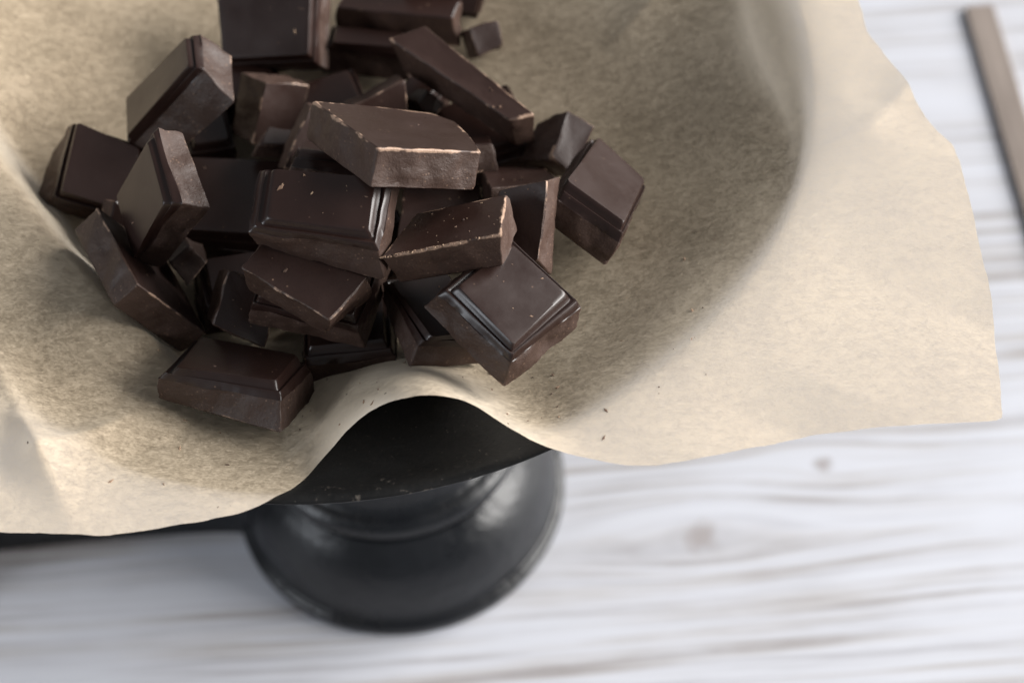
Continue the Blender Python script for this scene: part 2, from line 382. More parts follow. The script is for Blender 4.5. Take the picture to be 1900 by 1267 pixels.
def paper():
    az = np.array([e[0] for e in EDGE]); er = np.array([e[1] for e in EDGE])
    # unseen rest of the sheet: a roughly square outline going round the back
    back_az = np.array([-135, -150, -165, -180, -198, -215, -232, -250, -268, -285, -300, -315, -330, -345], float)
    back_r = np.array([122, 124, 122, 121, 125, 135, 132, 124, 121, 123, 130, 128, 118, 110], float)
    A = np.concatenate([az, back_az])[::-1]; Rr = np.concatenate([er, back_r])[::-1]
    A2 = np.concatenate([A - 360, A, A + 360]); R2 = np.concatenate([Rr] * 3)
    o_ = np.argsort(A2); A2 = A2[o_]; R2 = R2[o_]
    NA = 900
    # finer spacing where the sheet is seen
    tt = np.radians(np.linspace(-180, 180, NA, endpoint=False))
    rad = np.interp(np.degrees(tt), A2, R2)
    ker = np.array([1, 2, 1], float); ker /= ker.sum()
    rad = np.convolve(np.concatenate([rad[-1:], rad, rad[:1]]), ker, 'valid')
    rng = np.random.default_rng(8)
    jag = np.convolve(rng.normal(size=NA), np.ones(3) / 3, 'same') * 0.10
    rad = rad + jag
    NR = 150
    u = np.linspace(0.012, 1, NR)
    v = []; f = []
    X = (u[:, None] * rad[None]) * np.cos(tt)[None]; Y = (u[:, None] * rad[None]) * np.sin(tt)[None]
    Z = paper_z(X, Y)
    v = np.stack([X, Y, Z], -1).reshape(-1, 3) * MM
    vv = [tuple(p) for p in v]
    for i in range(NR - 1):
        for j in range(NA):
            k = (j + 1) % NA
            f.append((i * NA + j, (i + 1) * NA + j, (i + 1) * NA + k, i * NA + k))
    f.append(tuple(range(NA)))
    o = link_mesh('parchment_paper', vv, f, M_PAPER)
    o.location = (0, 0, RIM)
    tag(o, 'crumpled brown parchment sheet lining the pan, with a raised front arch and left fold', 'parchment paper')
paper()

# ------------------------------------------------------------------ chocolate
PIECES=[
 ('front_right', (31.48,-63.16,8.82), (0.6820,-0.6628,0.3091,0.7086,0.7035,-0.0549,-0.1811,0.2565,0.9494), 8.18, 5.46, 1,
  [(-10.88,-10.59),(10.18,-10.31),(10.06,9.58),(-10.03,10.36)],
  [(-9.40,-8.92),(9.82,-9.32),(10.06,9.58),(-9.65,8.91)],
  [(-7.97,-7.12),(7.40,-5.49),(7.16,6.68),(-6.72,6.71)],
  "dark chocolate square with two glossy stepped rims at the pile's right front corner"),
 ('centre', (-0.15,-46.90,18.51), (0.9709,0.2365,-0.0375,-0.2362,0.9200,-0.3129,-0.0395,0.3126,0.9490), 7.87, 5.46, 1,
  [(-12.07,-6.54),(12.41,-9.56),(12.00,8.55),(-12.32,5.60)],
  [(-12.06,-5.94),(11.59,-6.26),(11.74,7.49),(-12.32,5.60)],
  [(-8.20,-3.39),(9.12,-2.90),(8.21,6.44),(-9.06,5.60)],
  'large chocolate block, scratched stepped top dotted with crumbs, in the middle of the pile'),
 ('top_slab', (13.04,-31.29,18.11), (-0.5248,0.8072,-0.2703,0.7745,0.3209,-0.5451,-0.3533,-0.4954,-0.7936), 7.39, 5.10, 0,
  [(-14.79,-13.25),(12.91,-10.94),(10.74,1.87),(7.85,12.22),(2.70,14.48),(-4.67,12.72),(-15.71,8.18)],
  [(-14.79,-13.25),(12.91,-10.94),(10.74,1.87),(7.85,12.22),(2.70,14.48),(-4.67,12.72),(-15.71,8.18)],
  [(-14.79,-13.25),(12.91,-10.94),(10.74,1.87),(7.85,12.22),(2.70,14.48),(-4.67,12.72),(-15.71,8.18)],
  'chocolate slab lying back side up on the very top, with a pale crumbly edge'),
 ('scuffed', (23.17,-51.15,13.08), (0.2582,0.9374,0.2338,0.8798,-0.1281,-0.4578,-0.3992,0.3239,-0.8578), 7.40, 5.01, 0,
  [(-9.55,-10.78),(7.01,-8.62),(7.75,9.03),(-8.90,12.04)],
  [(-6.90,-11.07),(7.01,-8.62),(7.75,9.03),(-7.18,10.41)],
  [(-5.64,-11.21),(7.01,-8.62),(7.75,9.03),(-6.36,9.63)],
  'tilted chocolate chunk with a pale scuffed ridge line and a light pointed broken end'),
 ('standing_left', (-32.17,-33.51,9.76), (0.5489,-0.2514,-0.7972,0.0261,0.9584,-0.2843,0.8355,0.1352,0.5327), 7.70, 5.52, 1,
  [(-10.93,-7.72),(10.40,-9.24),(8.90,9.04),(-8.99,7.49)],
  [(-10.12,-6.95),(9.94,-8.20),(10.24,8.83),(-8.99,7.49)],
  [(-7.13,-8.41),(7.50,-6.58),(8.07,6.53),(-7.17,5.67)],
  'chocolate square standing on edge on the left, brown panel turned to the paper fold'),
 ('standing_upper', (-30.39,-1.39,3.06), (0.6991,-0.0832,-0.7102,0.1119,0.9937,-0.0063,0.7062,-0.0751,0.7040), 9.51, 7.05, 1,
  [(-7.46,-6.97),(11.31,-9.31),(11.39,4.08),(-13.14,8.25)],
  [(-14.10,-4.48),(11.28,-4.14),(10.57,6.50),(-13.14,8.25)],
  [(-11.06,-4.20),(9.46,-2.93),(9.06,5.35),(-11.32,6.43)],
  'chocolate block standing steeply at upper left with bright streaks along its stepped rim'),
 ('left_dark', (-48.54,-11.35,-7.50), (0.9169,0.2878,0.2767,-0.1748,0.9125,-0.3699,-0.3589,0.2908,0.8869), 8.64, 5.15, 1,
  [(-10.48,-7.53),(8.22,-8.51),(8.29,8.22),(-9.02,6.35)],
  [(-7.17,-8.38),(8.22,-8.51),(8.29,8.22),(-7.84,8.23)],
  [(-5.00,-6.38),(6.19,-6.49),(6.27,6.20),(-6.21,7.95)],
  'dark chocolate square at the far left, half hidden behind the paper fold'),
 ('under_dark', (-23.14,-17.10,-14.61), (0.9910,0.0954,0.0936,-0.1011,0.9932,0.0584,-0.0874,-0.0674,0.9939), 8.80, 4.84, 1,
  [(-9.86,-10.93),(9.87,-11.22),(12.45,12.10),(-12.45,11.39)],
  [(-8.62,-10.50),(8.54,-11.28),(12.45,12.10),(-12.45,11.39)],
  [(-9.27,-9.54),(9.36,-9.33),(10.61,10.26),(-10.62,9.55)],
  'wide shadowed chocolate piece lying between the standing left square and the central block'),
 ('left_diagonal', (-37.82,-41.68,-3.82), (-0.4001,0.4480,-0.7995,0.9066,0.0658,-0.4168,-0.1341,-0.8916,-0.4325), 6.93, 5.12, 0,
  [(-13.09,-11.21),(10.95,-11.38),(11.94,10.28),(-13.14,9.43)],
  [(-11.40,-9.83),(12.40,-9.75),(11.94,10.28),(-11.43,10.55)],
  [(-10.80,-9.34),(12.92,-9.18),(11.94,10.28),(-10.83,10.95)],
  'long chocolate chunk leaning diagonally against the left paper fold, pale matte broken side'),
 ('slab_back_up', (-4.77,-54.24,8.48), (-0.8008,0.5936,-0.0794,0.5791,0.8014,0.1496,0.1524,0.0738,-0.9856), 7.91, 5.00, 0,
  [(-9.42,-5.59),(9.82,-5.85),(9.27,5.07),(-10.32,5.69)],
  [(-8.64,-5.23),(9.18,-5.58),(9.27,5.07),(-10.32,5.69)],
  [(-8.19,-5.02),(8.81,-5.42),(9.27,5.07),(-10.32,5.69)],
  'smooth chocolate slab, back side up, sticking out below the central block'),
 ('under_slab', (-2.73,-48.53,0.65), (0.9468,0.3218,0.0037,-0.3200,0.9424,-0.0974,-0.0348,0.0911,0.9952), 8.05, 5.05, 1,
  [(-11.19,-9.68),(11.21,-9.58),(10.94,9.60),(-10.94,9.60)],
  [(-10.71,-9.40),(10.71,-9.63),(10.94,9.60),(-10.94,9.60)],
  [(-8.78,-7.56),(8.78,-7.43),(8.76,7.43),(-8.76,7.43)],
  'shadowed stepped chocolate piece directly underneath the smooth slab below the central block'),
 ('front_notch', (17.42,-55.86,-3.55), (0.8782,-0.3369,0.3395,0.2877,0.9391,0.1877,-0.3821,-0.0672,0.9217), 7.64, 5.03, 1,
  [(-6.96,-8.44),(7.77,-9.21),(6.78,9.11),(-5.55,10.06)],
  [(-6.45,-7.96),(5.46,-9.60),(6.78,9.11),(-6.94,9.14)],
  [(-4.21,-8.36),(4.86,-7.65),(5.02,7.36),(-6.87,6.04)],
  'chocolate piece with a notched stepped corner, partly under the right front square'),
 ('standing_right', (35.87,-43.68,6.43), (-0.9313,0.1229,0.3429,0.2803,0.8429,0.4593,-0.2326,0.5239,-0.8194), 8.00, 5.04, 0,
  [(-4.51,-7.06),(5.42,-8.56),(4.08,6.22),(-5.51,8.27)],
  [(-4.29,-7.90),(5.42,-8.56),(4.08,6.22),(-5.17,9.04)],
  [(-4.17,-8.39),(5.42,-8.56),(4.08,6.22),(-4.97,9.49)],
  'upright chocolate slab with a pale narrow side, right behind the scuffed chunk'),
 ('right', (50.79,-31.34,-1.45), (0.2962,-0.7796,0.5517,0.8447,0.4835,0.2297,-0.4458,0.3980,0.8017), 8.70, 5.21, 1,
  [(-14.39,-7.91),(9.80,-7.09),(13.65,7.88),(-12.87,7.68)],
  [(-13.50,-7.50),(9.80,-7.09),(13.65,7.88),(-13.13,6.37)],
  [(-11.43,-5.80),(7.98,-5.27),(11.84,6.07),(-10.79,7.17)],
  'rightmost chocolate piece of the pile, lilac sheen on its panel and dark stepped rim'),
 ('right_behind', (44.40,-10.46,-10.04), (0.4528,0.8367,-0.3079,0.7999,-0.2288,0.5548,0.3938,-0.4975,-0.7729), 9.06, 5.29, 0,
  [(-3.90,-1.95),(6.15,-2.68),(5.53,3.85),(-5.40,3.56)],
  [(-4.99,-4.04),(4.50,-3.97),(5.53,3.85),(-5.40,3.56)],
  [(-5.77,-5.53),(3.31,-4.89),(5.53,3.85),(-5.40,3.56)],
  'small chocolate block with a brown lit face just behind the rightmost piece'),
 ('long_top', (26.28,2.44,-4.71), (-0.6679,0.7440,-0.0184,0.7441,0.6680,0.0011,0.0131,-0.0130,-0.9998), 8.42, 5.38, 0,
  [(-15.33,-2.83),(17.90,-3.98),(15.22,3.54),(-18.06,1.69)],
  [(-15.53,-2.14),(16.63,-3.47),(15.22,3.54),(-18.06,1.69)],
  [(-15.64,-1.76),(15.91,-3.19),(15.22,3.54),(-18.06,1.69)],
  'long narrow chocolate bar fragment sloping down to the right near the top of the pile'),
 ('top_left', (-13.48,25.94,-7.43), (0.9629,0.0892,-0.2545,-0.2098,0.8409,-0.4989,0.1695,0.5338,0.8284), 8.85, 4.90, 1,
  [(-10.59,-8.68),(11.03,-8.60),(11.31,8.33),(-12.57,9.49)],
  [(-10.06,-8.57),(10.69,-8.62),(11.07,7.54),(-12.57,9.49)],
  [(-9.27,-6.94),(9.52,-6.73),(9.70,7.27),(-10.72,7.64)],
  'chocolate square facing the viewer at the top edge of the picture, left of the others'),
 ('top_middle', (12.94,29.06,-10.92), (0.9650,0.2623,0.0034,-0.2587,0.9497,0.1764,0.0430,-0.1711,0.9843), 8.32, 5.36, 0,
  [(-14.16,-2.58),(13.28,-2.50),(13.01,3.30),(-12.20,2.38)],
  [(-13.22,-3.16),(12.96,-3.31),(13.01,3.30),(-12.20,2.38)],
  [(-12.69,-3.48),(12.78,-3.75),(13.01,3.30),(-12.20,2.38)],
  'blurred chocolate bar fragment with a tan top edge, second from the top'),
 ('top_rounded', (6.16,23.07,-13.64), (0.9727,0.2310,0.0208,-0.2319,0.9682,0.0938,0.0015,-0.0960,0.9954), 8.24, 5.75, 1,
  [(-9.87,-3.75),(9.71,-3.82),(9.19,4.09),(-9.19,4.09)],
  [(-9.04,-3.29),(8.82,-3.81),(9.19,4.09),(-9.19,4.09)],
  [(-6.28,-3.02),(6.67,-2.18),(6.86,1.76),(-6.86,1.76)],
  'low rounded chocolate fragment with two pale specks beneath the tan edged fragment'),
 ('far_right_top', (30.46,23.07,-12.95), (-0.2269,0.9492,-0.2179,0.7330,0.3138,0.6035,0.6412,-0.0227,-0.7670), 8.67, 5.37, 0,
  [(-3.28,-3.22),(3.17,-3.21),(2.79,3.36),(-2.66,3.07)],
  [(-3.12,-3.23),(3.17,-3.21),(2.79,3.36),(-2.66,3.07)],
  [(-3.02,-3.23),(3.17,-3.21),(2.79,3.36),(-2.66,3.07)],
  'small light faced chocolate bit at the far upper right of the pile'),
 ('top_edge', (22.90,36.05,-8.34), (0.9594,0.2743,-0.0657,-0.1987,0.4918,-0.8477,-0.2002,0.8264,0.5263), 8.64, 5.33, 1,
  [(-9.35,-5.89),(9.18,-5.66),(9.81,5.78),(-9.30,5.72)],
  [(-8.55,-5.74),(8.73,-5.76),(9.81,5.78),(-9.30,5.72)],
  [(-8.31,-4.18),(7.78,-3.71),(7.96,3.93),(-7.45,3.87)],
  'dark chocolate piece cut off by the top edge of the picture'),
 ('triangle', (6.05,-0.52,-10.47), (0.2909,-0.9435,-0.1585,-0.5208,-0.2951,0.8010,-0.8026,-0.1504,-0.5772), 8.66, 5.38, 0,
  [(-6.52,-10.07),(5.59,-6.32),(5.71,8.60),(-4.97,8.52)],
  [(-6.40,-9.59),(5.59,-6.32),(5.71,8.60),(-4.93,8.58)],
  [(-6.33,-9.30),(5.59,-6.32),(5.71,8.60),(-4.90,8.63)],
  'chocolate slab whose lilac triangular corner sticks up behind the topmost slab'),
 ('brown_end', (-14.36,5.32,-10.54), (0.3092,0.7569,-0.5758,0.6038,0.3115,0.7337,0.7347,-0.5745,-0.3607), 8.58, 5.30, 0,
  [(-6.54,-5.57),(6.61,-5.32),(7.10,5.36),(-7.52,5.51)],
  [(-6.22,-5.23),(6.45,-5.77),(7.10,5.36),(-7.52,5.51)],
  [(-6.03,-5.02),(6.36,-6.06),(7.10,5.36),(-7.52,5.51)],
  'chocolate slab on edge with a plain brown end face beside the streaked upper left block'),
 ('thin_edge', (-2.74,-10.07,-4.27), (0.3569,0.9062,-0.2266,0.7754,-0.1522,0.6129,0.5209,-0.3945,-0.7570), 8.42, 5.20, 0,
  [(-7.82,-6.59),(6.03,-4.91),(7.83,6.07),(-5.69,5.68)],
  [(-7.50,-6.74),(6.62,-5.14),(7.83,6.07),(-5.69,5.68)],
  [(-7.31,-6.83),(6.99,-5.28),(7.83,6.07),(-5.69,5.68)],
  'dark upright chocolate slab seen by its thin pale edge behind the central block'),
 ('stepped_behind', (-0.42,-24.77,4.33), (0.9776,-0.0703,0.1986,-0.0864,0.7262,0.6820,-0.1921,-0.6838,0.7039), 8.30, 4.95, 1,
  [(-7.66,-9.76),(7.78,-10.64),(7.43,8.50),(-7.32,11.33)],
  [(-7.18,-11.00),(7.99,-10.28),(7.43,8.50),(-7.32,11.33)],
  [(-5.77,-6.16),(5.20,-8.63),(5.07,6.13),(-4.96,8.96)],
  'chocolate piece showing only dark stepped ridges between central block and topmost slab'),
 ('swirl', (35.35,-24.28,-8.51), (-0.1200,0.9918,-0.0435,0.7759,0.0663,-0.6273,-0.6193,-0.1090,-0.7775), 8.52, 5.27, 0,
  [(-11.06,-6.99),(11.06,-6.18),(8.14,6.14),(-8.14,7.03)],
  [(-11.06,-6.99),(11.06,-6.18),(8.14,6.14),(-8.14,7.03)],
  [(-11.06,-6.99),(11.06,-6.18),(8.14,6.14),(-8.14,7.03)],
  'rough chocolate fragment right of the topmost slab, behind the upright slab'),
 ('specked_dark', (19.71,-28.91,-11.32), (0.0497,0.9987,0.0113,0.9136,-0.0409,-0.4046,-0.4036,0.0304,-0.9144), 8.59, 5.32, 0,
  [(-11.11,-7.87),(11.19,-7.62),(9.78,7.60),(-9.87,7.89)],
  [(-11.11,-7.87),(11.19,-7.62),(9.78,7.60),(-9.87,7.89)],
  [(-11.11,-7.87),(11.19,-7.62),(9.78,7.60),(-9.87,7.89)],
  'dark specked chocolate piece in the hollow between topmost slab and scuffed chunk'),
 ('low_left', (-18.53,-47.02,-7.15), (0.4133,0.8619,-0.2938,0.7297,-0.1205,0.6730,0.5447,-0.4926,-0.6788), 8.37, 5.17, 0,
  [(-4.98,-4.97),(5.82,-5.68),(4.72,5.04),(-5.89,5.66)],
  [(-4.90,-4.91),(5.41,-5.88),(4.72,5.04),(-5.89,5.66)],
  [(-4.85,-4.88),(5.15,-6.00),(4.72,5.04),(-5.89,5.66)],
  'low shadowed chocolate piece between the diagonal chunk and the smooth slab'),
 ('front_left', (-18.88,-65.72,-4.44), (0.9459,0.2765,0.1695,-0.3243,0.7994,0.5058,0.0044,-0.5334,0.8458), 8.20, 5.13, 1,
  [(-12.91,-5.93),(12.30,-9.31),(12.61,8.00),(-12.00,8.60)],
  [(-11.67,-8.51),(11.52,-7.49),(11.63,7.14),(-12.00,8.60)],
  [(-7.80,-8.46),(8.95,-4.98),(8.39,6.80),(-9.38,5.98)],
  'chocolate piece lying apart in front on the paper, nearest to the lower left'),
 ('filler_0', (0.98,-19.69,-16.19), (-0.3860,-0.9225,-0.0048,0.9181,-0.3847,0.0956,-0.0900,0.0325,0.9954), 8.20, 5.00, 1,  # from here: filler pieces added low in the pile to keep its gaps dark
  [(-9.28,-8.73),(9.28,-8.73),(9.28,8.73),(-9.28,8.73)],
  [(-9.19,-8.64),(9.19,-8.64),(9.19,8.64),(-9.19,8.64)],
  [(-6.98,-6.57),(6.98,-6.57),(6.98,6.57),(-6.98,6.57)],
  'added filler chocolate piece in the dark at the bottom of the pile below the central block'),
 ('filler_1', (29.23,-1.42,-15.40), (-0.2292,-0.9631,-0.1411,0.9726,-0.2325,0.0068,-0.0394,-0.1356,0.9900), 8.20, 5.00, 1,
  [(-9.46,-8.77),(9.46,-8.77),(9.46,8.77),(-9.46,8.77)],
  [(-9.37,-8.68),(9.37,-8.68),(9.37,8.68),(-9.37,8.68)],
  [(-7.16,-6.64),(7.16,-6.64),(7.16,6.64),(-7.16,6.64)],
  'added filler chocolate piece in deep shadow under the long sloping bar fragment'),
 ('filler_2', (-19.63,-37.83,-13.49), (-0.2027,-0.9747,0.0937,0.9663,-0.1836,0.1806,-0.1588,0.1271,0.9791), 8.20, 5.00, 1,
  [(-7.32,-8.71),(7.32,-8.71),(7.32,8.71),(-7.32,8.71)],
  [(-7.25,-8.63),(7.25,-8.63),(7.25,8.63),(-7.25,8.63)],
  [(-5.02,-5.98),(5.02,-5.98),(5.02,5.98),(-5.02,5.98)],
  'added filler chocolate piece in the dark gap below the standing left square'),
 ('filler_3', (1.01,-52.25,-11.46), (0.0392,0.9992,-0.0048,-0.9683,0.0392,0.2468,0.2468,-0.0051,0.9690), 8.20, 5.00, 1,
  [(-9.37,-8.76),(9.37,-8.76),(9.37,8.76),(-9.37,8.76)],
  [(-9.28,-8.67),(9.28,-8.67),(9.28,8.67),(-9.28,8.67)],
  [(-7.07,-6.61),(7.07,-6.61),(7.07,6.61),(-7.07,6.61)],
  'added filler chocolate piece on the paper deep under the smooth slab'),
 ('filler_4', (-2.85,9.32,-16.61), (0.2953,0.9553,0.0139,-0.9542,0.2956,-0.0454,-0.0475,0.0002,0.9989), 8.20, 5.00, 1,
  [(-7.88,-8.39),(7.88,-8.39),(7.88,8.39),(-7.88,8.39)],
  [(-7.80,-8.30),(7.80,-8.30),(7.80,8.30),(-7.80,8.30)],
  [(-5.58,-5.94),(5.58,-5.94),(5.58,5.94),(-5.58,5.94)],
  'added filler chocolate piece in the dark between brown ended slab and low rounded fragment'),
 ('filler_5', (-27.97,3.66,-15.51), (0.2136,0.9675,0.1351,-0.9758,0.2179,-0.0177,-0.0466,-0.1281,0.9907), 8.20, 5.00, 1,
  [(-6.55,-5.05),(6.55,-5.05),(6.55,5.05),(-6.55,5.05)],
  [(-6.49,-5.00),(6.49,-5.00),(6.49,5.00),(-6.49,5.00)],
  [(-4.25,-3.28),(4.25,-3.28),(4.25,3.28),(-4.25,3.28)],
  'added dark filler chocolate piece on the paper under the streaked upper left block'),
 ('filler_9', (15.73,9.24,-16.28), (0.6874,-0.7222,-0.0764,0.7212,0.6912,-0.0449,0.0852,-0.0243,0.9961), 8.20, 5.00, 1,
  [(-5.37,-4.95),(5.37,-4.95),(5.37,4.95),(-5.37,4.95)],
  [(-5.31,-4.90),(5.31,-4.90),(5.31,4.90),(-5.31,4.90)],
  [(-3.07,-2.83),(3.07,-2.83),(3.07,2.83),(-3.07,2.83)],
  'added filler chocolate piece in the black hollow behind the topmost slab'),
 ('filler_16', (17.04,-9.77,-16.20), (-0.3594,-0.9295,-0.0827,0.9302,-0.3639,0.0474,-0.0742,-0.0599,0.9954), 8.20, 5.00, 1,
  [(-6.92,-4.70),(6.92,-4.70),(6.92,4.70),(-6.92,4.70)],
  [(-6.85,-4.65),(6.85,-4.65),(6.85,4.65),(-6.85,4.65)],
  [(-4.62,-3.14),(4.62,-3.14),(4.62,3.14),(-4.62,3.14)],
  'added filler chocolate piece in the dark directly under the topmost slab'),
 ('filler_17', (-22.46,15.52,-15.60), (-0.9832,-0.1466,0.1086,0.1389,-0.9875,-0.0750,0.1182,-0.0587,0.9913), 8.20, 5.00, 1,
  [(-8.84,-5.66),(8.84,-5.66),(8.84,5.66),(-8.84,5.66)],
  [(-8.75,-5.60),(8.75,-5.60),(8.75,5.60),(-8.75,5.60)],
  [(-6.54,-4.18),(6.54,-4.18),(6.54,4.18),(-6.54,4.18)],
  'added filler chocolate bit at the paper behind the streaked upper left block'),
 ('filler_bit_0', (17.53,3.40,-9.93), (-0.5580,-0.6586,-0.5048,0.7047,-0.6973,0.1309,-0.4382,-0.2827,0.8532), 5.18, 3.11, 0,  # from here: small bits added to darken gaps where pale paper would show
  [(-2.43,-2.91),(2.23,-2.09),(3.69,2.22),(-2.20,2.30)],
  [(-2.87,-3.08),(2.50,-2.08),(3.05,2.18),(-2.50,2.39)],
  [(-2.01,-2.29),(1.71,-1.73),(2.96,2.01),(-2.10,1.60)],
  'small added filler chocolate bit between the lilac corner and the long bar fragment'),
 ('filler_bit_1', (-12.02,-5.47,-8.92), (0.9269,-0.0772,0.3673,0.1121,0.9909,-0.0745,-0.3582,0.1102,0.9271), 5.01, 3.01, 0,
  [(-5.54,-2.02),(6.09,-2.41),(5.14,2.02),(-3.81,2.96)],
  [(-5.37,-2.28),(5.42,-2.00),(5.03,1.77),(-3.79,3.18)],
  [(-4.80,-2.26),(4.33,-1.98),(4.31,1.45),(-2.60,2.49)],
  'small added filler chocolate bit in the gap left of the thin pale edge'),
 ('filler_bit_2', (-30.32,-33.56,-7.11), (0.4301,0.7551,-0.4948,-0.7985,0.5739,0.1818,0.4212,0.3169,0.8498), 5.33, 3.20, 0,
  [(-5.36,-1.80),(5.71,-3.82),(4.24,2.14),(-2.47,4.25)],
  [(-5.82,-2.19),(5.35,-3.76),(4.03,1.86),(-2.99,3.39)],
  [(-4.26,-1.58),(3.75,-3.12),(4.08,1.86),(-2.45,2.98)],
  'small added filler chocolate bit in the shadow behind the diagonal chunk'),
 ('filler_bit_3', (26.77,-13.82,-7.05), (-0.9579,0.2735,0.0868,-0.1930,-0.8379,0.5106,0.2124,0.4724,0.8554), 5.74, 3.45, 0,
  [(-4.66,-3.95),(3.47,-2.70),(4.94,2.89),(-4.59,3.09)],
  [(-5.15,-3.24),(3.19,-2.80),(5.32,2.89),(-4.59,2.99)],
  [(-4.27,-3.12),(2.55,-2.43),(5.11,2.19),(-3.46,2.50)],
  'small added filler chocolate bit right of the topmost slab, nearest its right end'),
 ('filler_bit_4', (-42.81,-23.90,-9.12), (0.0884,-0.8804,0.4660,0.5689,-0.3394,-0.7491,0.8176,0.3313,0.4709), 5.22, 3.13, 0,
  [(-5.90,-2.61),(3.66,-3.39),(5.63,2.97),(-4.34,5.54)],
  [(-5.70,-2.69),(3.93,-2.65),(6.14,3.54),(-5.04,5.77)],
  [(-3.85,-2.11),(3.37,-2.39),(6.27,2.33),(-4.33,5.43)],
  'small added filler chocolate bit between far left square and standing left square'),
 ('filler_bit_5', (-8.72,-4.00,-16.59), (-0.9664,-0.0976,0.2377,0.0937,-0.9952,-0.0277,0.2393,-0.0045,0.9709), 5.64, 3.38, 0,
  [(-3.92,-2.21),(3.84,-2.25),(2.84,2.43),(-4.80,2.73)],
  [(-4.39,-2.55),(3.61,-2.61),(2.39,2.61),(-4.96,2.63)],
  [(-3.45,-1.97),(2.78,-2.27),(2.00,2.10),(-4.23,2.68)],
  'small added filler chocolate bit in shadow beneath the piece with dark stepped ridges'),
 ('filler_bit_6', (7.31,-36.38,-13.65), (-0.0527,0.9967,-0.0617,-0.9877,-0.0611,-0.1437,-0.1470,0.0533,0.9877), 6.07, 3.64, 0,
  [(-2.42,-3.27),(2.54,-2.99),(2.56,3.53),(-4.48,2.83)],
  [(-2.59,-3.71),(2.46,-3.81),(2.25,2.77),(-4.88,2.92)],
  [(-2.38,-2.60),(2.27,-3.05),(1.82,2.99),(-3.56,2.49)],
  'small added filler chocolate bit in the black gap between smooth slab and scuffed chunk'),
]
def resample(poly, step, rnd):
    """Closed polygon (n,2) -> points, corner flags; corners rounded by rnd."""
    n = len(poly); out = []; cor = []
    for i in range(n):
        p = poly[i]; a = poly[i - 1]; b = poly[(i + 1) % n]
        da = (a - p) / max(np.linalg.norm(a - p), 1e-6); db = (b - p) / max(np.linalg.norm(b - p), 1e-6)
        r = min(rnd, 0.35 * np.linalg.norm(a - p), 0.35 * np.linalg.norm(b - p))
        for t in (0.0, 0.33, 0.67, 1.0):
            q = (1 - t) ** 2 * (p + da * r) + 2 * t * (1 - t) * p + t * t * (p + db * r)
            out.append(q); cor.append(1.0 - 0.4 * abs(t - 0.5) * 2)
        e0 = p + db * r
        dn = poly[(i + 1) % n]; r2 = min(rnd, 0.35 * np.linalg.norm(dn - p), 0.35 * np.linalg.norm(poly[(i + 2) % n] - dn))
        e1 = dn - db * r2
        m = step[i]
        for k in range(1, m):
            out.append(e0 + (e1 - e0) * (k / m)); cor.append(0.0)
    return np.array(out), np.array(cor)
def inset(poly, d):
    c = poly.mean(0); n = len(poly); out = []
    for i in range(n):
        p = poly[i]; a = poly[i - 1]; b = poly[(i + 1) % n]
        e1 = (p - a) / max(np.linalg.norm(p - a), 1e-6); e2 = (b - p) / max(np.linalg.norm(b - p), 1e-6)
        n1 = np.array([-e1[1], e1[0]]); n2 = np.array([-e2[1], e2[0]])
        k = (n1 + n2); k = k / max(0.4, (k @ n1)); out.append(p + k * d)
    return np.array(out)
